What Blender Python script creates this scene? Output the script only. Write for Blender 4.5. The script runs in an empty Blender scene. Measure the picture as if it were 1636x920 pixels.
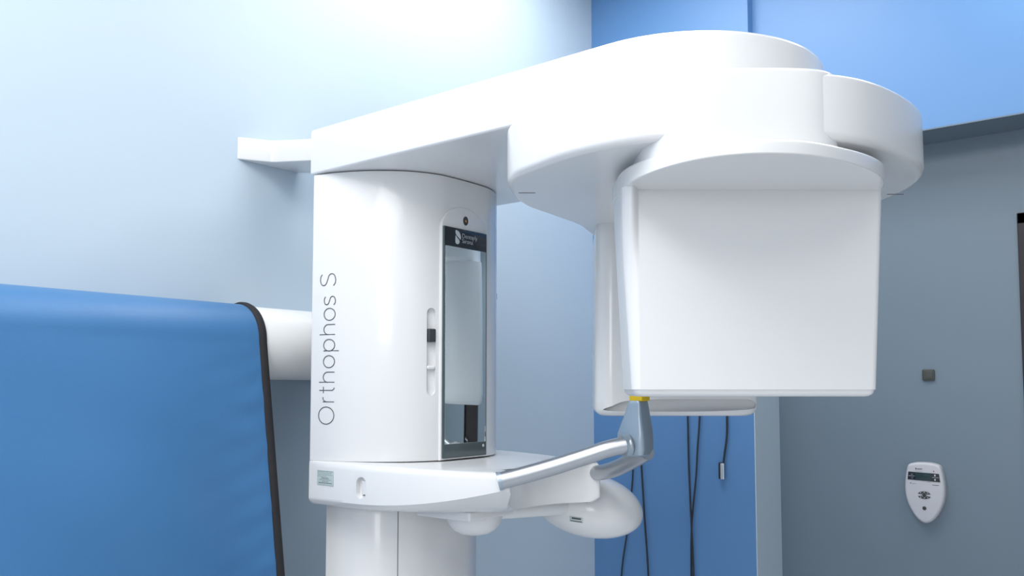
import bpy, bmesh, math, random
from mathutils import Vector, Matrix
random.seed(3)
PI = math.pi
S = bpy.context.scene
COL = S.collection

# ---------------------------------------------------------------- camera, light, exposure
cam = bpy.data.objects.new('camera', bpy.data.cameras.new('camera')); COL.objects.link(cam)
cam.location = (0, 0, 1.45)
cam.rotation_euler = (PI/2 + math.atan(90/1378), 0, math.radians(38.8))
cam.data.sensor_width = 36
cam.data.lens = 1378/1636*36
cam.data.shift_y = 68/1636
cam.data.clip_start = .02
S.camera = cam
S.view_settings.view_transform = 'Standard'
S.view_settings.look = 'None'
S.view_settings.gamma = 1
S.view_settings.use_curve_mapping = False
S.view_settings.exposure = 0.0
w = bpy.data.worlds.new('world'); S.world = w; w.use_nodes = True
w.node_tree.nodes['Background'].inputs[0].default_value = (.6, .75, 1, 1)
w.node_tree.nodes['Background'].inputs[1].default_value = .1

def area(name, loc, target, size, power, col=(1, 1, 1), size_y=None):
    l = bpy.data.lights.new(name, 'AREA'); l.energy = power; l.color = col
    l.size = size
    if size_y: l.shape = 'RECTANGLE'; l.size_y = size_y
    o = bpy.data.objects.new(name, l); COL.objects.link(o); o.location = loc
    o.rotation_euler = (Vector(target)-Vector(loc)).to_track_quat('-Z', 'Y').to_euler()
    return o
area('ceiling_bounce', (-1.0, 0.1, 3.27), (-1.0, 0.11, 0), 1.5, 50, (1, .985, .96))  # unseen source standing for flash bounced off the ceiling
area('ceiling_lamp_back', (-1.45, 2.3, 3.27), (-1.45, 2.31, 0), .9, 25, (1, .985, .96))
area('fill_light_rear', (.4, -1.2, 3.27), (.4, -1.19, 0), 1.5, 38, (1, .985, .96))
area('fill_light_header', (-.1, 2.8, 3.27), (-.1, 2.81, 0), .6, 14, (1, .985, .96))  # added light close to the header, lifts the lower far wall
area('flash_fill', (.38, -1.3, 1.93), (-1.3, 2.2, 1.5), .7, 10, (1, .99, .98))  # added soft fill standing for a flash above the camera, no window

# ---------------------------------------------------------------- materials
def mat(name, col, rough=.4, metal=0, coat=0, bump=0, bscale=200, spec=.5, var=0, vscale=3):
    m = bpy.data.materials.new(name); m.use_nodes = True
    nt = m.node_tree; b = nt.nodes['Principled BSDF']
    b.inputs['Base Color'].default_value = (*col, 1)
    b.inputs['Roughness'].default_value = rough
    b.inputs['Metallic'].default_value = metal
    b.inputs['Coat Weight'].default_value = coat
    b.inputs['Coat Roughness'].default_value = .06
    b.inputs['Specular IOR Level'].default_value = spec
    tc = nt.nodes.new('ShaderNodeTexCoord')
    if bump:
        n = nt.nodes.new('ShaderNodeTexNoise'); n.inputs['Scale'].default_value = bscale
        bp = nt.nodes.new('ShaderNodeBump'); bp.inputs['Strength'].default_value = bump
        bp.inputs['Distance'].default_value = .002
        nt.links.new(tc.outputs['Object'], n.inputs['Vector'])
        nt.links.new(n.outputs['Fac'], bp.inputs['Height'])
        nt.links.new(bp.outputs['Normal'], b.inputs['Normal'])
    if var:
        n = nt.nodes.new('ShaderNodeTexNoise'); n.inputs['Scale'].default_value = vscale
        n.inputs['Detail'].default_value = 4
        r = nt.nodes.new('ShaderNodeMapRange')
        r.inputs['To Min'].default_value = 1-var; r.inputs['To Max'].default_value = 1+var
        mx = nt.nodes.new('ShaderNodeVectorMath'); mx.operation = 'SCALE'
        mx.inputs[0].default_value = col
        nt.links.new(tc.outputs['Object'], n.inputs['Vector'])
        nt.links.new(n.outputs['Fac'], r.inputs['Value'])
        nt.links.new(r.outputs['Result'], mx.inputs['Scale'])
        nt.links.new(mx.outputs['Vector'], b.inputs['Base Color'])
    return m
M = dict(
    white=mat('white_lacquer', (.76, .77, .785), .24, coat=.3),
    white2=mat('white_satin_plastic', (.75, .76, .78), .38, var=.01),
    wall=mat('light_blue_paint', (.465, .565, .655), .42, bump=.05, bscale=120, var=.015),
    blue=mat('accent_blue_paint', (.105, .245, .49), .45, bump=.05, bscale=120, var=.015),
    shade=mat('shaded_grey_blue_paint', (.15, .20, .25), .42, bump=.05, bscale=120, var=.015),  # grey-blue darkened so the recess's shade sits in the colour
    plain=mat('pale_paint', (.87, .88, .89), .6, var=.01),
    floor=mat('grey_vinyl', (.68, .7, .72), .4, var=.05),
    rail=mat('rail_white', (.85, .85, .85), .35, var=.01),
    cloth=mat('blue_nylon', (.045, .165, .37), .38, bump=.25, bscale=900, var=.04, vscale=4),
    black=mat('black_binding', (.012, .011, .014), .7, bump=.3, bscale=600),
    metal=mat('brushed_aluminium', (.46, .485, .52), .34, metal=1, bump=.04, bscale=300),
    silver=mat('silver_paint', (.36, .44, .52), .33, metal=.55, bump=.05, bscale=600),
    dark=mat('dark_grey_plastic', (.035, .04, .045), .35, var=.05),
    ink=mat('dark_grey_print', (.07, .075, .085), .5, var=.02),
    banner=mat('charcoal_glass', (.014, .02, .028), .12, var=.05),
    mirror=mat('mirror_glass', (.86, .91, .91), .03, metal=1, bump=.01, bscale=2),
    edge=mat('glass_edge', (.06, .09, .1), .2, var=.05),
    strip=mat('smoked_glass', (.11, .14, .15), .12, metal=.3, var=.1),
    logo=mat('pale_print', (.55, .6, .64), .5, var=.02),
    yellow=mat('yellow_plastic', (.75, .52, .01), .35, var=.03),
    amber=mat('amber_lens', (.7, .25, .02), .15, var=.03),
    cable=mat('black_rubber', (.015, .02, .03), .5, var=.1),
    plug=mat('plug_silver', (.8, .8, .8), .3, metal=.8, var=.02),
    sticker=mat('sticker_film', (.5, .6, .6), .4, var=.02),
    seam=mat('seam_shadow_gap', (.16, .17, .19), .6, var=.02),
    pad=mat('grey_keypad_plastic', (.5, .51, .55), .4, var=.02),
    lcd=mat('lcd_window', (.012, .035, .04), .2, var=.1),
    red=mat('red_print', (.5, .05, .05), .5, var=.02),
    switch=mat('switch_grey', (.05, .055, .05), .5, var=.05),
    door=mat('dark_door_wood', (.004, .003, .005), .6, var=.2),
    dframe=mat('dark_frame_paint', (.008, .006, .010), .5, var=.2),
)

# ---------------------------------------------------------------- helpers
def link(name, me, m, parent=None, ang=35, smooth=True):
    if smooth:
        me.polygons.foreach_set('use_smooth', [True]*len(me.polygons))
        me.set_sharp_from_angle(angle=math.radians(ang))
    me.materials.clear(); me.materials.append(M[m])
    o = bpy.data.objects.new(name, me); COL.objects.link(o)
    if parent: o.parent = parent; o.matrix_parent_inverse = parent_inv(parent)
    return o
def parent_inv(p):
    # top-level things sit unrotated at their own place and parts at the origin, so only a root's offset is undone
    return Matrix.Translation(-p.location) if not p.parent else Matrix.Identity(4)
def outward(bm):
    bmesh.ops.recalc_face_normals(bm, faces=bm.faces)
    vol = 0
    for f in bm.faces:
        v = [l.vert.co for l in f.loops]
        for k in range(1, len(v)-1): vol += v[0].dot(v[k].cross(v[k+1]))
    if vol < 0: bmesh.ops.reverse_faces(bm, faces=bm.faces)
def from_bm(name, bm, m, parent=None, ang=35, smooth=True, fix=True):
    if fix: outward(bm)
    me = bpy.data.meshes.new(name); bm.to_mesh(me); bm.free()
    return link(name, me, m, parent, ang, smooth)
def empty(name, loc, label, cat, group=None):
    o = bpy.data.objects.new(name, None); COL.objects.link(o); o.location = loc
    o.empty_display_size = .1
    o['label'] = label; o['category'] = cat
    if group: o['group'] = group
    return o
def tag(o, label, cat, group=None):
    o['label'] = label; o['category'] = cat
    if group: o['group'] = group
    return o
def structure(o): o['kind'] = 'structure'; return o

def box(bm, x0, x1, y0, y1, z0, z1, bev=0):
    g = bmesh.ops.create_cube(bm, size=1)
    for v in g['verts']:
        v.co = Vector(((x0+x1)/2+v.co.x*(x1-x0), (y0+y1)/2+v.co.y*(y1-y0), (z0+z1)/2+v.co.z*(z1-z0)))
    if bev:
        es = list({e for v in g['verts'] for e in v.link_edges})
        bmesh.ops.bevel(bm, geom=es, offset=bev, segments=3, affect='EDGES', profile=.5)
def crom(pts, n=10, closed=True):
    out = []; N = len(pts)
    rng = range(N) if closed else range(N-1)
    for i in rng:
        if closed: p = [Vector(pts[(i+k) % N]) for k in (-1, 0, 1, 2)]
        else: p = [Vector(pts[min(max(i+k, 0), N-1)]) for k in (-1, 0, 1, 2)]
        for k in range(n):
            t = k/n
            out.append(.5*((2*p[1])+(-p[0]+p[2])*t+(2*p[0]-5*p[1]+4*p[2]-p[3])*t*t+(-p[0]+3*p[1]-3*p[2]+p[3])*t**3))
    if not closed: out.append(Vector(pts[-1]))
    return out
def inset(out, d):
    """outline (ccw) moved inwards by d (a number or one per point)"""
    N = len(out); res = []
    for i in range(N):
        a, b, c = out[i-1], out[i], out[(i+1) % N]
        t1 = (b-a).normalized(); t2 = (c-b).normalized()
        t = (t1+t2)
        if t.length < 1e-6: t = t1
        t.normalize(); n = Vector((-t.y, t.x))
        k = max(.5, t.dot(t1))
        dd = d[i] if isinstance(d, (list, tuple)) else d
        res.append(b+n*dd/k)
    return res
def area2(o): return sum(o[i-1].x*o[i].y-o[i].x*o[i-1].y for i in range(len(o)))/2
def rings_bm(rings, bm=None):
    """rings: list of closed 3D loops, same count; capped both ends"""
    bm = bm or bmesh.new()
    vs = [[bm.verts.new(p) for p in r] for r in rings]
    N = len(vs[0])
    for a, b in zip(vs, vs[1:]):
        for i in range(N):
            bm.faces.new((a[i], a[(i+1) % N], b[(i+1) % N], b[i]))
    for r in (vs[0], vs[-1]):
        f = bm.faces.new(r if r is vs[-1] else r[::-1])
        bmesh.ops.triangulate(bm, faces=[f], quad_method='BEAUTY', ngon_method='BEAUTY')
    return bm
def slab(out, z0, z1, rt=.005, rb=.005, seg=5, bm=None, taper=None, hole=0):
    """prism over an outline with rounded top and bottom rims; z0, z1 may be functions of the point"""
    out = [Vector((p[0], p[1])) for p in out]
    if area2(out) < 0: out.reverse()
    f0 = z0 if callable(z0) else (lambda p: z0)
    f1 = z1 if callable(z1) else (lambda p: z1)
    rings = []
    for k in range(seg+1):
        a = PI/2*k/seg; d = rb*(1-math.sin(a)); h = rb*(1-math.cos(a))
        o = inset(out, d) if d > 1e-6 else out
        rings.append([Vector((q.x, q.y, f0(p)+h)) for p, q in zip(out, o)])
    for k in range(seg+1):
        a = PI/2*k/seg; d = rt*(1-math.cos(a)); h = rt*(1-math.sin(a))
        o = inset(out, d) if d > 1e-6 else out
        rings.append([Vector((q.x, q.y, f1(p)-h)) for p, q in zip(out, o)])
    return rings_bm(rings, bm)
def tube_bm(pts, r, seg=12, bm=None, caps=True, flat=1):
    bm = bm or bmesh.new(); P = [Vector(p) for p in pts]
    t0 = (P[1]-P[0]).normalized()
    up = Vector((0, 0, 1)) if abs(t0.z) < .9 else Vector((1, 0, 0))
    nrm = t0.cross(up).normalized(); rings = []
    for i, p in enumerate(P):
        t = (P[min(i+1, len(P)-1)]-P[max(i-1, 0)]).normalized()
        nrm = (nrm-t*nrm.dot(t)).normalized(); b = t.cross(nrm)
        rr = r[i] if isinstance(r, (list, tuple)) else r
        rings.append([p+nrm*rr*math.cos(2*PI*k/seg)+b*rr*flat*math.sin(2*PI*k/seg) for k in range(seg)])
    vs = [[bm.verts.new(q) for q in rg] for rg in rings]
    for a, b in zip(vs, vs[1:]):
        for k in range(seg): bm.faces.new((a[k], a[(k+1) % seg], b[(k+1) % seg], b[k]))
    if caps:
        bm.faces.new(vs[0][::-1]); bm.faces.new(vs[-1])
    return bm
def rrect(x0, x1, y0, y1, r, n=6):
    pts = []
    for cx, cy, a0 in ((x1-r, y1-r, 0), (x0+r, y1-r, PI/2), (x0+r, y0+r, PI), (x1-r, y0+r, 1.5*PI)):
        for k in range(n+1):
            a = a0+PI/2*k/n; pts.append(Vector((cx+r*math.cos(a), cy+r*math.sin(a))))
    return pts
def plate(out, frame, h, r=.001, name=None, seg=3):
    """outline in a frame's (u, v) plane, extruded by h along its normal w; frame=(origin,u,v,w)"""
    O, U, V, W = [Vector(q) for q in frame]
    bm = slab(out, 0, h, r, 0.0002, seg)
    for v in bm.verts: v.co = O+U*v.co.x+V*v.co.y+W*v.co.z
    return bm
def join_bm(a, b):
    me = bpy.data.meshes.new('tmp'); b.to_mesh(me); b.free(); a.from_mesh(me); bpy.data.meshes.remove(me); return a
def cut(o, cutters):
    """carve recesses out of a part, then drop the cutters"""
    for bmc in cutters:
        outward(bmc)
        me = bpy.data.meshes.new('c'); bmc.to_mesh(me); bmc.free()
        c = bpy.data.objects.new('c', me); COL.objects.link(c)
        md = o.modifiers.new('b', 'BOOLEAN'); md.operation = 'DIFFERENCE'; md.object = c; md.solver = 'EXACT'
        bpy.context.view_layer.update()
        dg = bpy.context.evaluated_depsgraph_get()
        new = bpy.data.meshes.new_from_object(o.evaluated_get(dg))
        o.modifiers.clear()
        old = o.data; name = old.name; o.data = new; bpy.data.meshes.remove(old); new.name = name
        bpy.data.objects.remove(c); bpy.data.meshes.remove(me)
        new.polygons.foreach_set('use_smooth', [True]*len(new.polygons))
        new.set_sharp_from_angle(angle=math.radians(35))
def text_mesh(body, size, bold=0, align='LEFT', spacing=1.0):
    cu = bpy.data.curves.new('t', 'FONT'); cu.body = body; cu.size = size; cu.align_x = align
    cu.offset = bold; cu.extrude = .0003; cu.space_line = .8; cu.space_character = spacing
    ob = bpy.data.objects.new('t', cu); COL.objects.link(ob)
    bpy.context.view_layer.update()
    me = bpy.data.meshes.new_from_object(ob.evaluated_get(bpy.context.evaluated_depsgraph_get()))
    bpy.data.objects.remove(ob); bpy.data.curves.remove(cu)
    return me
def place(me, O, U, V, W):
    O, U, V, W = [Vector(q) for q in (O, U, V, W)]
    for v in me.vertices: v.co = O+U*v.co.x+V*v.co.y+W*v.co.z
    return me

# ---------------------------------------------------------------- the room
XW, YB, XJ, YH, YF = -2.12, 3.215, -1.374, 3.262, 3.462
ZC, ZH = 3.32, 2.358
def wall(name, m, *b):
    bm = bmesh.new(); box(bm, *b)
    return structure(from_bm(name, bm, m, smooth=False))
wall('floor', 'floor', XW-.15, 3.15, -2.35, YF+.15, -.1, 0)
wall('ceiling', 'plain', XW-.15, 3.15, -2.35, YF+.15, ZC, ZC+.1)
wall('wall_left', 'wall', XW-.15, XW, -2.35, YF+.15, 0, ZC)
wall('wall_back', 'blue', XW, XJ-.004, YB, YF+.15, 0, ZC)
wall('trim_1', 'wall', XJ-.004, XJ, YB+.0005, YF, 0, ZH)                # painted end face of the blue wall
wall('trim_2', 'blue', XJ-.004, XJ, YB+.0005, YH, ZH, ZC)
wall('wall_header', 'blue', XJ, 3.0, YH, YF+.15, ZH+.004, ZC)
wall('trim_3', 'shade', XJ, 3.0, YH+.0005, YF, ZH, ZH+.004)              # underside of the header, its shade put into the colour
DX0, DX1, DZ = -.497, .12, 2.06
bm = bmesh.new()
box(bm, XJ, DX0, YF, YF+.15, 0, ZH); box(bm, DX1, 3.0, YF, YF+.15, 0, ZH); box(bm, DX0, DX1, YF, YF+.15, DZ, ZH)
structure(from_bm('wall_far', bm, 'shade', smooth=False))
wall('wall_right', 'plain', 3.0, 3.15, -2.35, YF+.15, 0, ZC)
wall('wall_rear', 'plain', XW, 3.0, -2.35, -2.2, 0, ZC)
# dark door at the right edge
bm = bmesh.new(); box(bm, DX0+.04, DX1-.04, YF+.03, YF+.07, .005, DZ-.04)
door = structure(from_bm('door_1', bm, 'door', smooth=False))
bm = bmesh.new()
box(bm, DX0, DX0+.04, YF-.012, YF+.12, 0, DZ, .003); box(bm, DX1-.04, DX1, YF-.012, YF+.12, 0, DZ, .003)
box(bm, DX0, DX1, YF-.012, YF+.12, DZ-.04, DZ, .003)
from_bm('door_frame', bm, 'dframe', door, smooth=False)
bm = bmesh.new()
tube_bm([(DX1-.1, YF+.03, 1.0), (DX1-.1, YF-.02, 1.0)], .011, bm=bm)
tube_bm([(DX1-.1, YF-.02, 1.0), (DX1-.22, YF-.02, 1.0)], .009, bm=bm)
from_bm('door_handle', bm, 'metal', door)

# ---------------------------------------------------------------- panoramic X-ray machine
YC = 1.715                                    # the machine's plane of symmetry
mach = empty('panoramic_xray_machine', (-1.7, YC, 0),
             'white glossy dental panoramic X-ray machine with column, overhead arm and scanner head', 'x-ray machine')
# column, D-shaped in plan
half = [(-1.5345, 1.715), (-1.5355, 1.665), (-1.5415, 1.612), (-1.568, 1.552), (-1.61, 1.503), (-1.665, 1.462), (-1.735, 1.429), (-1.80, 1.412)]
front = crom([(x, 2*YC-y) for x, y in half[::-1]][:-1]+half, 8, closed=False)[::-1]   # near back -> front -> far back
colout = front+[Vector((-1.812, 2*YC-1.42)), Vector((-1.812, YC)), Vector((-1.812, 1.42))]
column = from_bm('column', slab(colout, 1.262, 2.004, .004, .002, 3), 'white', mach)

# arc length along the column's front, to lay print on it
def along(s):
    acc = 0
    for a, b in zip(front, front[1:]):
        L = (b-a).length
        if acc+L >= s:
            t = (b-a)/L; p = a+t*(s-acc); return p, Vector((t.y, -t.x)), t
        acc += L
    return front[-1], Vector((0, 1)), Vector((1, 0))
def s_of(px, z=1.55):
    best = None
    for k in range(600):
        s = k*.001; p, n, t = along(s)
        d = Vector((p.x, p.y, z))-cam.location
        q = cam.rotation_euler.to_matrix().transposed() @ d
        x = 818+1378*q.x/-q.z
        if best is None or abs(x-px) < best[0]: best = (abs(x-px), s)
    return best[1]
s_base, s_top = s_of(535), s_of(511)
def letters(which):
    bm = bmesh.new()
    def P(a, v):
        z = 1.7405-(a-60)*(1.7405-1.355)/(838-60)
        s = s_base+(s_top-s_base)*v
        p, n, t = along(s)
        p = p+n*.0004
        return (p.x, p.y, z)
    def st(pts): tube_bm([P(*q) for q in pts], .0012, 6, bm)
    def arc(ca, cv, ra, rv, a0, a1, n=28):
        return [(ca-ra*math.cos(math.radians(a0+(a1-a0)*k/n)), cv+rv*math.sin(math.radians(a0+(a1-a0)*k/n))) for k in range(n+1)]
    def ess(a0, a1, h):
        w_ = a0-a1
        pts = [(a0, .13), (a0-.22*w_, .02), (a0-.55*w_, 0), (a0-.9*w_, .09), (a0-w_, .26), (a0-.86*w_, .42), (a0-.5*w_, .51),
               (a0-.14*w_, .62), (a0-.03*w_, .78), (a0-.15*w_, .93), (a0-.47*w_, 1.0), (a0-.78*w_, .97), (a0-.95*w_, .88)]
        st([(p[0], p[1]*h) for p in crom(pts, 5, closed=False)])
    if which == 2: ess(122, 60, 1); return bm
    st(arc(793, .5, 44, .5, 0, 360, 48))                                  # O
    st([(723, 0), (723, .72)]); st(arc(704, .42, 19, .30, 180, 75))   # r
    st([(664, .97), (664, .2)]+arc(650, .18, 14, .18, 180, 270, 8)); st([(678, .70), (646, .70)])  # t
    for a in (622, 376):                                                  # h
        st([(a, 0), (a, 1.0)]); st(arc(a-26, .42, 26, .30, 180, 0)+[(a-52, 0)])
    for a in (516, 271): st(arc(a, .36, 31, .36, 0, 360, 40))             # o
    st([(460, -.25), (460, .72)]); st(arc(431, .36, 30, .36, 0, 360, 40)) # p
    ess(222, 178, .72)
    return bm
from_bm('lettering', letters(1), 'ink', column); from_bm('lettering', letters(2), 'ink', column)

# slot with locking lever in the column
p, n, t = along(s_of(689, 1.54))
U = Vector((t.x, t.y, 0)); N = Vector((n.x, n.y, 0)); Z = Vector((0, 0, 1))
O = Vector((p.x, p.y, 1.541))
cap = rrect(-.0125, .0125, -.112, .112, .0124, 8)
slotc = plate(cap, (O-N*.011, U, Z, N), .03, .0005)
cut(column, [slotc])
bm = plate(rrect(-.0105, .0105, .024, .058, .003), (O-N*.0105, U, Z, N), .017, .003)
lever = from_bm('slide_lever', bm, 'dark', column)
bm = bmesh.new()
for k in range(3):
    join_bm(bm, plate(rrect(-.007, .007, .036+k*.004, .0375+k*.004, .0006, 3), (O+N*.0062, U, Z, N), .0012, .0004))
from_bm('slot_tab', plate(rrect(-.0115, .0115, -.046, -.036, .004), (O-N*.0105, U, Z, N), .012, .004), 'white', column)
bm.free()

# mirror unit on the column front
XM = -1.531
FX = lambda y, z, x=XM: ((x, y, z), (0, 1, 0), (0, 0, 1), (1, 0, 0))      # y and z run in the plate, x is proud of it
arch = [Vector((1.615, 1.262)), Vector((1.793, 1.262))]+[Vector((1.704+.089*math.cos(a), 1.862+.068*math.sin(a))) for a in [PI*k/24 for k in range(25)]]
bm = plate(arch, ((-1.575, 0, 0), (0, 1, 0), (0, 0, 1), (1, 0, 0)), .0422, .003)
mount = from_bm('mirror_housing', bm, 'white', mach)
bm = plate(rrect(1.619, 1.789, 1.267, 1.869, .002, 2), ((-1.5335, 0, 0), (0, 1, 0), (0, 0, 1), (1, 0, 0)), .006, .0008)
mir = from_bm('mirror', bm, 'edge', mach)
MX = -1.5275
def mp(name, y0, y1, z0, z1, m, h=.0006, par=mir, x=MX):
    return from_bm(name, plate(rrect(y0, y1, z0, z1, .0005, 1), ((x, 0, 0), (0, 1, 0), (0, 0, 1), (1, 0, 0)), h, .0002), m, par)
mp('mirror_glass', 1.624, 1.785, 1.303, 1.818, 'mirror')
mp('banner', 1.6215, 1.787, 1.818, 1.8675, 'banner')
mp('control_strip', 1.6225, 1.786, 1.269, 1.3025, 'strip')
me = text_mesh('Dentsply\nSirona', .0172, -.00028)
place(me, (MX+.0006, 1.687, 1.8455), (0, 1, 0), (0, 0, 1), (1, 0, 0)); link('banner_text', me, 'logo', mir, smooth=False)
up_ = [(1.662, 1.8625), (1.668, 1.8625), (1.676, 1.859), (1.681, 1.852), (1.6825, 1.8445), (1.681, 1.8395), (1.677, 1.842), (1.668, 1.848), (1.662, 1.8545)]
lo_ = [(1.662, 1.8485), (1.667, 1.8440), (1.6735, 1.8395), (1.6770, 1.8355), (1.6765, 1.830), (1.670, 1.826), (1.664, 1.8275), (1.661, 1.832)]
bm = plate(crom(up_, 4), ((MX+.0006, 0, 0), (0, 1, 0), (0, 0, 1), (1, 0, 0)), .0004, .0001)
join_bm(bm, plate(crom(lo_, 4), ((MX+.0006, 0, 0), (0, 1, 0), (0, 0, 1), (1, 0, 0)), .0004, .0001))
from_bm('banner_logo', bm, 'logo', mir)
circ = lambda r, n=32, cx=0, cy=0, e=1: [Vector((cx+r*math.cos(2*PI*k/n), cy+r*e*math.sin(2*PI*k/n))) for k in range(n)]
from_bm('sensor_eye', plate(circ(.009, 24, 1.707, 1.894, 1.35), ((-1.533, 0, 0), (0, 1, 0), (0, 0, 1), (1, 0, 0)), .003, .001), 'dark', mount)
from_bm('sensor_lens', plate(circ(.003, 16, 1.7055, 1.893), ((-1.5302, 0, 0), (0, 1, 0), (0, 0, 1), (1, 0, 0)), .0012, .0005), 'amber', mount)
from_bm('strip_button', plate(circ(.004, 20, 1.775, 1.293), ((MX+.0006, 0, 0), (0, 1, 0), (0, 0, 1), (1, 0, 0)), .0006, .0002), 'logo', mir)
# handle strip on the column's far flank
bm = bmesh.new(); box(bm, -1.622, -1.604, 1.915, 1.926, 1.43, 1.735, .004)
flank = from_bm('side_rail', bm, 'white', column)
bm = bmesh.new(); box(bm, -1.6035, -1.6025, 1.917, 1.924, 1.705, 1.722); from_bm('side_rail_mark', bm, 'seam', column)

# overhead arm
armo = [Vector((-1.812, 1.41)), Vector((-1.5, 1.41)), Vector((-1.2, 1.41)), Vector((-1.0, 1.41))]
armo += [Vector((-.895+.305*math.cos(a), YC+.305*math.sin(a))) for a in [-PI/2+PI*k/48 for k in range(49)]]
armo += [Vector((-1.0, 2.02)), Vector((-1.2, 2.02)), Vector((-1.5, 2.02)), Vector((-1.812, 2.02))]
arm = from_bm('overhead_arm', slab(armo, 2.006, 2.127, .010, .006, 5), 'white', mach)
bm = slab([Vector((-.81+.24*math.cos(2*PI*k/48), 1.70+.24*math.sin(2*PI*k/48))) for k in range(48)], 1.965, 2.01, .001, .001, 2)
from_bm('pivot_neck', bm, 'white2', mach)
# wedge on the arm's underside near the column
bm = bmesh.new(); box(bm, -1.235, -1.23, 1.60, 1.62, 1.998, 2.007, .001)
from_bm('arm_screw_cover', bm, 'seam', arm)

# rotating head
C0 = Vector((-.81, 1.70)); UU = Vector((.779, .627)); NN = Vector((.627, -.779))
def W2(u, n): return C0+UU*u+NN*n
ringp = [(-1.184, 1.5), (-1.077, 1.327), (-.94, 1.262), (-.83, 1.237), (-.71, 1.248), (-.60, 1.318), (-.50, 1.392), (-.437, 1.478), (-.405, 1.6),
         (-.402, 1.74), (-.44, 1.86), (-.525, 1.971), (-.65, 2.07), (-.80, 2.16), (-.98, 2.24), (-1.16, 2.26), (-1.295, 2.19), (-1.325, 2.05), (-1.275, 1.91), (-1.232, 1.79), (-1.212, 1.65)]
ring = from_bm('rotating_head', slab(crom(ringp, 8), 1.86, 1.972, .008, .014, 6), 'white', mach)
for nm, r in (('pivot_seam', .155), ('pivot_seam', .105)):
    pts = [(C0.x-.02+r*math.cos(2*PI*k/64), C0.y+.02+r*math.sin(2*PI*k/64), 1.8598) for k in range(65)]
    from_bm(nm, tube_bm(pts, .0012, 6), 'seam', ring)
for (x, y) in ((-1.105, 1.425), (-.501, 1.928)):
    bm = plate(rrect(-.018, .018, -.0022, .0022, .002, 3), ((x, y, 1.8604), (.779, .627, 0), (.627, -.779, 0), (0, 0, -1)), .0012, .0004)
    from_bm('vent_slot', bm, 'seam', ring)
# detector carrier: block that bulges out of the head's front
car = []
for k in range(96):
    a = 2*PI*k/96; c, s_ = math.cos(a), math.sin(a); e = 2/4.5
    car.append(W2(-.041+.170*math.copysign(abs(c)**e, c), .262+.178*math.copysign(abs(s_)**e, s_)))
carrier = from_bm('detector_carrier', slab(car, 1.828, 1.978, .008, .001, 5), 'white', mach)
# hood over the detector
hood = [(-.232, .13), (-.236, .20), (-.234, .27), (-.222, .34), (-.196, .405), (-.16, .46), (-.115, .499), (-.058, .518), (.01, .514), (.072, .488),
        (.138, .440), (.195, .378), (.232, .31), (.248, .24), (.248, .18), (.246, .13), (.2, .115), (0, .115), (-.19, .115)]
ho = [Vector(W2(*q)) for q in crom(hood, 6)]
def hood_bm():
    B = ho[::-1]
    if area2(B) < 0: B = B[::-1]
    def zt(q):
        n = (q-C0).dot(NN); return 1.847-.012*min(max((n-.27)/.2, 0), 1)
    L = [[Vector((q.x, q.y, 1.8105)) for q in inset(B, .0015)], [Vector((q.x, q.y, 1.812)) for q in B]]
    for k in range(0, 6):
        t = PI/2*k/5
        L.append([Vector((q.x, q.y, zt(b)-.007+.007*math.sin(t))) for q, b in zip(inset(B, .009*(1-math.cos(t))), B)])
    return rings_bm(L)
det = from_bm('detector_housing', hood_bm(), 'white', mach)
# detector body with flat front, tapering downwards
def dbody():
    L = []
    zs = [(1.4325, -.014), (1.4335, -.009), (1.436, -.005), (1.439, -.003), (1.4445, -.0018), (1.4455, 0), (1.4475, 0), (1.46, 0), (1.56, 0), (1.66, 0), (1.69, 0), (1.72, 0), (1.75, 0), (1.78, 0), (1.80, 0), (1.8115, -.0005)]
    for z, grow in zs:
        k = (z-1.433)/.38
        ul = -.216-.0195*k; ur = .226+.0215*k
        base = rrect(ul-grow, ur+grow, .125-grow, .272+grow, .016+.018*k, 26)
        tip = rrect(ul-grow, ur+grow, .125-grow, .272+grow, .012, 26)
        um = (ul+ur)/2
        r = [W2(*(a if a.x < um else b)) for a, b in zip(base, tip)]
        f = min(max((z-1.66)/.15, 0), 1)**1.7
        r = [q+NN*(.042*f*math.sin(PI/2*min(max((-.203-(q-C0).dot(UU))/.020, 0), 1))*(1 if (q-C0).dot(NN) > .19 else 0)) for q in r]
        L.append([Vector((q.x, q.y, z)) for q in r])
    return rings_bm(L)
from_bm('detector_body', dbody(), 'white2', mach, ang=50)

# tube head at the back of the rotating head
def thead():
    L = []
    for z, g in ((1.378, -.02), (1.381, -.011), (1.387, -.004), (1.396, 0), (1.42, 0), (1.60, -.002), (1.84, -.004), (1.862, -.006)):
        L.append([Vector((*W2(q.x*(1-.11*(-.30-q.y)/.36), q.y), z)) for q in rrect(-.229-g, .182+g, -.66-g, -.30+g, .045, 10)])
    return rings_bm(L)
tube = from_bm('tube_head', thead(), 'white', mach)
W3 = (*UU, 0); 
O = Vector((*W2(0, -.325), 0))
rec = [(-.203, 1.392), (-.185, 1.404), (-.15, 1.4155), (-.06, 1.42), (.06, 1.42), (.14, 1.42), (.166, 1.414), (.172, 1.404), (.155, 1.395), (.05, 1.390), (-.08, 1.389)]
bm = plate(crom(rec, 5), (O, (*UU, 0), (0, 0, 1), (*NN, 0)), .06, .001)
cut(tube, [bm])

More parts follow.
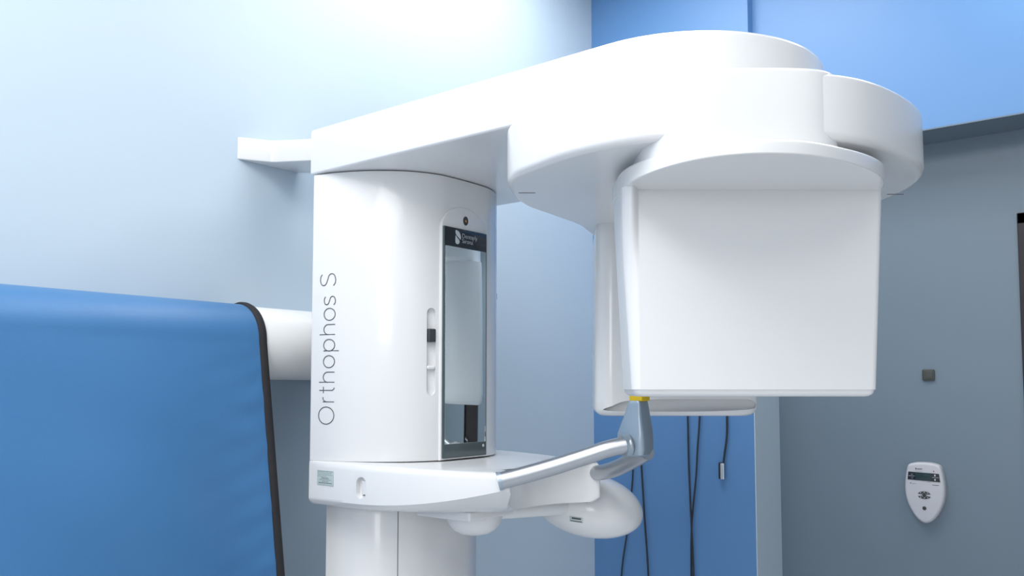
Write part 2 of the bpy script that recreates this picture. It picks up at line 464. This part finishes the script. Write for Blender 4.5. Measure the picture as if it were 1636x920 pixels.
# chin-rest shelf around the lower end of the column
near = [(-1.80, 1.410), (-1.70, 1.411), (-1.60, 1.418), (-1.50, 1.434), (-1.40, 1.459), (-1.31, 1.491), (-1.252, 1.518)]
inner = [(-1.262, 1.556), (-1.292, 1.60), (-1.312, 1.655), (-1.32, 1.715)]
half2 = near+[(-1.236, 1.532)]+inner
full = half2+[(x, 2*YC-y) for x, y in half2[::-1]][1:]
so = crom(full, 6, closed=False)+[Vector((-1.812, 2*YC-1.42)), Vector((-1.812, YC)), Vector((-1.812, 1.42))]
low_near = [(-1.80, 1.420), (-1.70, 1.424), (-1.60, 1.436), (-1.52, 1.462), (-1.45, 1.503), (-1.385, 1.553), (-1.34, 1.595),
            (-1.326, 1.612), (-1.319, 1.632), (-1.317, 1.655), (-1.318, 1.68), (-1.32, 1.715)]
low_far = [(-1.80, 1.420), (-1.70, 1.424), (-1.60, 1.436), (-1.52, 1.455), (-1.42, 1.480), (-1.33, 1.510), (-1.268, 1.535),
           (-1.254, 1.546), (-1.272, 1.568), (-1.30, 1.61), (-1.315, 1.66), (-1.32, 1.715)]
lo_s = crom(low_near+[(x, 2*YC-y) for x, y in low_far[::-1]][1:], 6, closed=False)+[Vector((-1.810, 2*YC-1.43)), Vector((-1.810, YC)), Vector((-1.810, 1.43))]
def shelf_bm():
    A, B = so, lo_s
    if area2(A) < 0: A, B = A[::-1], B[::-1]
    def mid(p):
        t = min(max((p.x+1.62)/.38, 0), 1); near_ = min(max((1.60-p.y)/.08, 0), 1)
        return 1.166+.052*t*t*near_
    top = lambda p: 1.262-.006*min(max((p.x+1.7)/.4, 0), 1)
    ZB = 1.150
    rings = []
    Bi = inset(B, .012)
    rings.append([Vector((q.x, q.y, ZB)) for q in Bi])
    for f in (0, .2, .45, .72, .92, 1):
        g = math.sin(f*PI/2)**1.0
        rings.append([Vector((b.x+(a.x-b.x)*f, b.y+(a.y-b.y)*f, ZB+.003+(mid(a)-ZB-.003)*(f**1.5))) for a, b in zip(A, B)])
    rings.append([Vector((a.x, a.y, mid(a)+.006)) for a in A])
    for ins, dz in ((0, .016), (.0015, .010), (.005, .005), (.010, .0015), (.018, 0)):
        d = [ins*(.05 if p.x < -1.805 else min(max((p.x+1.80)/.12, .08), 1)) for p in A]
        o = inset(A, d)
        rings.append([Vector((q.x, q.y, top(p)-dz)) for p, q in zip(A, o)])
    return rings_bm(rings)
shelf = from_bm('chin_rest_shelf', shelf_bm(), 'white', mach, ang=32)
# oval port in the shelf's side
Os = Vector((-1.6095, 1.4165, 1.205)); Us = Vector((1, .08, 0)).normalized(); Ns = Vector((.08, -1, 0)).normalized()
pc = plate(rrect(-.0155, .0155, -.0265, .0265, .0154, 10), (Os-Ns*.014, Us, Z, Ns), .03, .0005)
cut(shelf, [pc])
from_bm('port_socket', plate(rrect(-.001, .0125, -.016, .017, .002), (Os-Ns*.0135, Us, Z, Ns), .009, .001), 'white2', shelf)
from_bm('port_mark', plate(rrect(.002, .0125, -.0185, -.0165, .0005, 1), (Os-Ns*.0130, Us, Z, Ns), .009, .0002), 'seam', shelf)
# rating label
Ol = Vector((-1.735, 1.4096, 1.2225))
stk = from_bm('rating_label', plate(rrect(-.031, .031, -.0185, .0185, .001, 2), (Ol, (1, .008, 0), (0, 0, 1), (0, -1, 0)), .0008, .0001), 'sticker', shelf)
bm = bmesh.new()
for k, (a, b, h) in enumerate(((-.029, .029, .0011), (-.029, .025, .0008), (-.028, .028, .0008), (-.029, .008, .0008), (-.015, .014, .0016), (-.022, .023, .001), (-.012, .012, .001), (-.024, .026, .0014))):
    zc = .0155-k*.0041; x = a
    while x < b:
        wd = random.uniform(.002, .007)
        join_bm(bm, plate(rrect(x, min(x+wd, b), zc-h/2, zc+h/2, .0002, 1), (Ol+Vector((0, -.0008, 0)), (1, .008, 0), (0, 0, 1), (0, -1, 0)), .0002, .0001))
        x += wd+.0009
from_bm('label_print', bm, 'ink', shelf)
# sensor dome below the shelf
dome = []
cxd, cyd = -1.452, 1.655
L = []
for z, r in ((1.158, .066), (1.142, .0675), (1.141, .0655), (1.132, .064), (1.122, .0585), (1.112, .049), (1.105, .036), (1.101, .02), (1.0998, .006)):
    L.append([Vector((cxd+r*1.06*math.cos(2*PI*k/40), cyd+r*1.06*math.sin(2*PI*k/40), 1.45+(z-1.45)*1.06)) for k in range(40)])
from_bm('shelf_dome', rings_bm(L), 'white2', mach)
bm = bmesh.new(); box(bm, -1.56, -1.38, 1.555, 1.76, 1.128, 1.152, .006)
from_bm('dome_bracket', bm, 'white2', mach)
# support bar and egg-shaped operating pod beyond the shelf
bm = tube_bm([(-1.42, 1.66, 1.134), (-1.385, 1.76, 1.133), (-1.36, 1.88, 1.130), (-1.35, 1.98, 1.128)], [.016, .018, .02, .02], 16)
from_bm('pod_arm', bm, 'white2', mach)
bm = bmesh.new(); bmesh.ops.create_uvsphere(bm, u_segments=48, v_segments=28, radius=1)
for v in bm.verts:
    x, y, z = v.co
    zz = z*(1 if z > 0 else .86)
    v.co = Vector((x*.153*(1+.0*z), y*.11, zz*.092))
R = Matrix.Rotation(math.radians(10), 3, 'Y') @ Matrix.Rotation(math.radians(20), 3, 'Z')
for v in bm.verts: v.co = R @ v.co + Vector((-1.350, 2.015, 1.118))
pod = from_bm('operating_pod', bm, 'white', mach)
from mathutils.bvhtree import BVHTree
bt = BVHTree.FromPolygons([v.co.copy() for v in pod.data.vertices], [tuple(p.vertices) for p in pod.data.polygons])
def pod_plate(name, a, b, c, d, m, h):
    bm = bmesh.new(); g = []
    dirn = (Vector((-1.30, 2.0, 1.10))-Vector((-.95, .9, .75))).normalized()
    U_ = Vector((.8, .6, .02)).normalized(); V_ = U_.cross(dirn).normalized(); V_ = V_ if V_.z > 0 else -V_
    for j in range(5):
        row = []
        for i in range(9):
            o_ = Vector((-1.345, 1.995, 1.125))+U_*(a+(b-a)*i/8)+V_*(c+(d-c)*j/4)-dirn*.5
            h_ = bt.ray_cast(o_, dirn)
            row.append(bm.verts.new(h_[0]+h_[1]*h))
        g.append(row)
    for p_, q_ in zip(g, g[1:]):
        for i in range(8): bm.faces.new((p_[i], p_[i+1], q_[i+1], q_[i]))
    o = from_bm(name, bm, m, pod, fix=False)
    md = o.modifiers.new('t', 'SOLIDIFY'); md.thickness = .0004; md.offset = 0
    return o
pod_plate('pod_label', -.019, .019, -.0075, .0075, 'sticker', .0006)
pod_plate('pod_label_print', -.013, .014, .001, .0055, 'ink', .0011)
pod_plate('pod_label_print', -.016, .016, -.0055, -.0035, 'ink', .0011)
# aluminium rods and bite-block tower
nearrod = [(-1.252, 1.512, 1.238), (-1.215, 1.545, 1.250), (-1.16, 1.59, 1.270), (-1.10, 1.635, 1.294), (-1.055, 1.665, 1.312), (-1.015, 1.692, 1.322)]
farrod = [(-1.252, 1.903, 1.226), (-1.205, 1.872, 1.234), (-1.145, 1.83, 1.249), (-1.085, 1.79, 1.269), (-1.04, 1.762, 1.286), (-1.005, 1.742, 1.302)]
for q, nm in ((nearrod, 'support_rod'), (farrod, 'support_rod')):
    rod = from_bm(nm, tube_bm(crom(q, 6, closed=False), .0195, 24), 'metal', mach)
    a, b = Vector(q[0]), Vector(q[1]); d = (b-a).normalized()
    from_bm('rod_collar', tube_bm([a+d*-.004, a+d*.006], .0208, 24), 'silver', rod)
def tower():
    L = []
    for z, x0, x1, h, r in ((1.292, -1.030, -1.000, .012, .006), (1.297, -1.045, -.990, .022, .010), (1.310, -1.053, -.984, .0285, .012), (1.33, -1.054, -.984, .029, .011), (1.345, -1.052, -.985, .0285, .009),
                            (1.38, -1.038, -.990, .025, .007), (1.41, -1.027, -.994, .021, .005), (1.4165, -1.025, -.995, .0205, .005), (1.419, -1.023, -.997, .019, .004)):
        L.append([Vector((q.x, q.y, z)) for q in rrect(x0, x1, YC-h, YC+h, r, 5)])
    return rings_bm(L)
tw = from_bm('bite_block_tower', tower(), 'silver', mach)
from_bm('rod_boss', tube_bm([(-1.026, 1.694, 1.3195), (-1.033, 1.682, 1.3175)], [.027, .026], 28), 'silver', tw)
bm = bmesh.new(); box(bm, -1.023, -.990, YC-.019, YC+.019, 1.418, 1.437, .003)
from_bm('bite_block_holder', bm, 'yellow', tw)

# lower column with a seam
lo = crom([(-1.812, 1.478), (-1.76, 1.480), (-1.70, 1.500), (-1.65, 1.540), (-1.615, 1.605), (-1.602, 1.66), (-1.598, 1.715), (-1.602, 1.77), (-1.615, 1.825), (-1.65, 1.89), (-1.70, 1.93), (-1.76, 1.95), (-1.812, 1.952)], 5, closed=False)
low = from_bm('lower_column', slab(lo+[Vector((-1.814, 1.715))], .035, 1.154, .001, .002, 2), 'white', mach)
best = min(lo[5:40], key=lambda p: abs((lambda q: 818+1378*q.x/-q.z)(cam.rotation_euler.to_matrix().transposed() @ (Vector((p.x, p.y, 1.1))-cam.location))-638))
from_bm('column_seam', tube_bm([(best.x-.0002, best.y+.0002, .04), (best.x-.0002, best.y+.0002, 1.152)], .0013, 6), 'seam', low)
bm = slab(rrect(-1.83, -1.25, 1.40, 2.03, .06), 0.0, .036, .008, .002, 3)
from_bm('floor_plate', bm, 'white2', mach)
# wall bracket at the top, a bent flat bar
seg_ = [(-2.12, 1.394), (-2.095, 1.397), (-1.965, 1.485), (-1.80, 1.60)]
def bracket():
    top = crom([(-2.12, 1.392), (-2.108, 1.412), (-2.085, 1.455), (-2.07, 1.477), (-2.04, 1.495), (-1.965, 1.537), (-1.80, 1.628)], 4, closed=False)
    top += [Vector((-1.80, 1.80)), Vector((-1.97, 1.70)), Vector((-2.07, 1.64)), Vector((-2.12, 1.60))]
    return slab(top, 2.096, 2.16, .003, .003, 3)
from_bm('wall_bracket', bracket(), 'white', mach)

# ---------------------------------------------------------------- apron rail and lead apron
rail = empty('apron_rail', (-2.009, .8, 1.568), 'thick white round rail along the light blue wall under the blue apron', 'rail')
from_bm('rail_tube', tube_bm([(-2.009, -.2, 1.568), (-2.009, 1.78, 1.568)], .0985, 64), 'rail', rail)
for y in (-.205, 1.778):
    from_bm('end_cap', tube_bm([(-2.009, y, 1.568), (-2.009, y+.008, 1.568)], .0985, 48), 'rail', rail)
YE = 1.337
def prof(s):
    """apron profile, s in metres from the top of the rail (negative: wall side)"""
    R = .1025
    q = s/R
    if q < -1.5: a = -1.5
    elif q < PI/2: a = q
    else: a = None
    if a is not None:
        x = -2.009+R*math.sin(a); z = 1.568+R*math.cos(a)
        if q < -1.5: z -= (-1.5-q)*R
        return x, z
    d = s-R*PI/2
    x = -2.009+R+.125*(1-math.exp(-d*.0))+.155*d
    return x, 1.568-d*.988
def cloth():
    bm = bmesh.new(); ns, ny = 150, 150
    grid = []
    for j in range(ny+1):
        row = []
        y = YE-(j/ny)**1.35*1.30
        e = YE-y
        for i in range(ns+1):
            s = -.42+i/ns*1.62
            x, z = prof(s)
            d = max(0, s-.16)
            k = min(1, d/.3)
            sag = .010*k*math.sin(6.2*y+1.0+2.2*d)*1.1+.005*k*math.sin(15*y-6*d+.7)
            puck = math.exp(-e/.085)*min(1, e/.03)*(.0035*math.sin(46*s+20*e+1.3*math.sin(17*s))+.002*math.sin(90*s-30*e))*min(1, d/.08)
            dia = .004*k*math.sin(24*(y*.55+z*.75)+1.5*math.sin(4*y))*math.exp(-abs(e-.35)/.5)
            row.append(bm.verts.new((x+sag*min(1, e/.15)+puck+dia*min(1, e/.1), y, z+.0*e)))
        grid.append(row)
    for a, b in zip(grid, grid[1:]):
        for i in range(ns): bm.faces.new((a[i], a[i+1], b[i+1], b[i]))
    return bm
apron = empty('lead_apron', (-1.9, .8, 1.0), 'blue nylon lead apron with black bound edge hanging over the wall rail', 'apron')
ap = from_bm('apron_cloth', cloth(), 'cloth', apron, ang=80)
md = ap.modifiers.new('thick', 'SOLIDIFY'); md.thickness = .003; md.offset = 1
pts = []
for i in range(151):
    x, z = prof(-.42+i/150*1.62); pts.append((x, YE+.001, z))
bm = tube_bm(pts, .0068, 10, flat=1.0)
for v in bm.verts:
    v.co.y = YE+(v.co.y-YE)*1.75
from_bm('edge_binding', bm, 'black', apron)

# ---------------------------------------------------------------- cables on the blue wall
def cable(pts, label, r=.0038, plug=None):
    e = empty('hanging_cable', pts[0], label, 'cable', None)
    from_bm('cord', tube_bm(crom(pts, 8, closed=False), r, 8), 'cable', e)
    bm = bmesh.new(); x, y, z = pts[0]; box(bm, x-.012, x+.012, YB-.016, YB, z-.012, z+.016, .003)
    from_bm('cable_clip', bm, 'white2', e)
    if plug:
        x, y, z = pts[-1]
        bm = bmesh.new(); box(bm, x-.018, x+.002, y-.008, y+.006, z-.062, z+.004, .003)
        pl = from_bm('plug', bm, 'cable', e)
        bm = bmesh.new(); box(bm, x-.006, x+.008, y-.016, y-.006, z-.061, z+.001, .002)
        from_bm('plug_shell', bm, 'plug', e)
    return e
yw = 3.204
cable([(-1.67, yw, 1.72), (-1.66, yw, 1.5), (-1.656, yw, 1.31), (-1.655, yw, 1.2), (-1.653, yw, 1.09), (-1.643, yw-.008, .916), (-1.6395, yw, .69), (-1.64, yw, .35), (-1.66, yw, .1)], 'black cable hanging on the blue wall, left one of the crossing pair')
cable([(-1.585, yw-.003, 1.72), (-1.592, yw-.003, 1.5), (-1.603, yw-.003, 1.31), (-1.613, yw-.003, 1.2), (-1.621, yw-.003, 1.09), (-1.638, yw-.003, .95), (-1.647, yw+.001, .86), (-1.651, yw+.002, .69), (-1.65, yw, .35), (-1.62, yw, .1)], 'black cable hanging on the blue wall, right one of the crossing pair')
cable([(-1.49, yw, 1.72), (-1.487, yw, 1.5), (-1.485, yw, 1.317), (-1.488, yw, 1.248), (-1.497, yw, 1.19), (-1.5035, yw, 1.148)], 'short black cable ending in a silver plug on the blue wall', .0042, True)
cable([(-1.90, yw, 1.66), (-1.905, yw, 1.4), (-1.915, yw, 1.123), (-1.925, yw, 1.0), (-1.948, yw, .834), (-1.978, yw, .647), (-2.0, yw, .3), (-1.99, yw, .1)], 'thin black cable nearest the wall corner, passing behind the white pod', .0034)
cable([(-1.90, yw-.002, 1.56), (-1.89, yw, 1.35), (-1.877, yw, 1.152), (-1.862, yw, .9), (-1.847, yw, .664), (-1.84, yw, .3), (-1.84, yw, .1)], 'black cable hanging just right of the white pod on the blue wall', .0040)

# ---------------------------------------------------------------- things on the far wall
FW = lambda x, z, y=YF: ((x, y, z), (1, 0, 0), (0, 0, 1), (0, -1, 0))
sw = empty('wall_switch', (-.802, YF, 1.494), 'small dark grey square switch on the shaded blue-grey wall', 'switch')
from_bm('switch_plate', plate(rrect(-.021, .021, -.021, .021, .005), FW(-.802, 1.494), .009, .002), 'switch', sw)
from_bm('switch_button', plate(rrect(-.016, .016, -.016, .016, .004), FW(-.802, 1.494, YF-.009), .002, .001), 'switch', sw)
cp = empty('exposure_control_panel', (-.822, YF, 1.06), 'light grey tapered oval exposure control pad with dark display on the far wall', 'control panel')
def shield(s=1.0):
    pts = [(-.052, .104), (-.03, .1115), (0, .1135), (.03, .1115), (.052, .104), (.060, .085), (.0665, .04), (.067, 0), (.060, -.035), (.044, -.070), (.022, -.098), (0, -.107), (-.022, -.098), (-.044, -.070), (-.060, -.035), (-.067, 0), (-.0665, .04), (-.060, .085)]
    return crom([(x*s, z*s) for x, z in pts], 5)
body = from_bm('panel_body', plate(shield(), FW(-.822, 1.06), .032, .010, seg=5), 'pad', cp)
F2 = FW(-.822, 1.06, YF-.032)
def add(name, out, m, par=cp, f=F2, h=.0012, r=.0004): return from_bm(name, plate(out, f, h, r), m, par)
scr = add('display', [Vector(q) for q in ((-.056, .049), (.055, .045), (.0515, .075), (-.0525, .078))], 'banner')
F3 = FW(-.822, 1.06, YF-.0332)
add('display_window', rrect(-.028, .024, .0485, .0755, .001, 1), 'lcd', scr, F3, .0006, .0002)
for (a, b, c, d) in ((-.052, -.031, .0622, .0632), (.028, .051, .0605, .0615), (.036, .040, .0655, .072), (.036, .040, .050, .0562), (-.043, -.038, .068, .0692), (-.041, -.037, .055, .056)):
    from_bm('display_mark', plate(rrect(a, b, c, d, .0003, 1), F3, .0005, .0001), 'logo', scr)
bm = bmesh.new(); 
for sgn in (1, -1):
    pts = [(-.022, sgn*.0045), (-.014, sgn*.0115), (0, sgn*.0145), (.014, sgn*.0115), (.022, sgn*.0045), (.012, sgn*.0005+sgn*.003), (.009, sgn*.002), (.006, sgn*.0065), (0, sgn*.008), (-.006, sgn*.0065), (-.009, sgn*.002), (-.012, sgn*.0035)]
    o = [Vector((x, z-.005)) for x, z in pts]
    join_bm(bm, plate(o, F2, .0015, .0003))
from_bm('arrow_keys', bm, 'dark', cp)
bm = bmesh.new()
for x, z in ((-.012, .0035), (0, .0055), (.012, .0035), (-.012, -.0135), (0, -.0155), (.012, -.0135)):
    join_bm(bm, plate(rrect(x-.0012, x+.0012, z-.002, z+.002, .0005, 2), FW(-.822, 1.06, YF-.0335), .0004, .0001))
from_bm('key_marks', bm, 'logo', cp)
add('centre_key', circ(.0072, 24, 0, -.005), 'dark')
add('release_key', circ(.0068, 24, -.001, -.0525), 'dark')
for (a, b, c, d) in ((-.028, -.024, .086, .0925), (-.022, -.004, .0895, .091), (-.022, -.006, .0868, .0882), (-.028, -.002, .0805, .0811), (.028, .050, .0325, .0345), (-.047, -.044, .034, .038), (-.040, -.028, .034, .035), (.012, .022, .0428, .0436)):
    from_bm('printed_mark', plate(rrect(a, b, c, d, .0003, 1), F2, .0004, .0001), 'ink', cp)
add('warning_mark', circ(.0022, 10, .034, .0835), 'red')
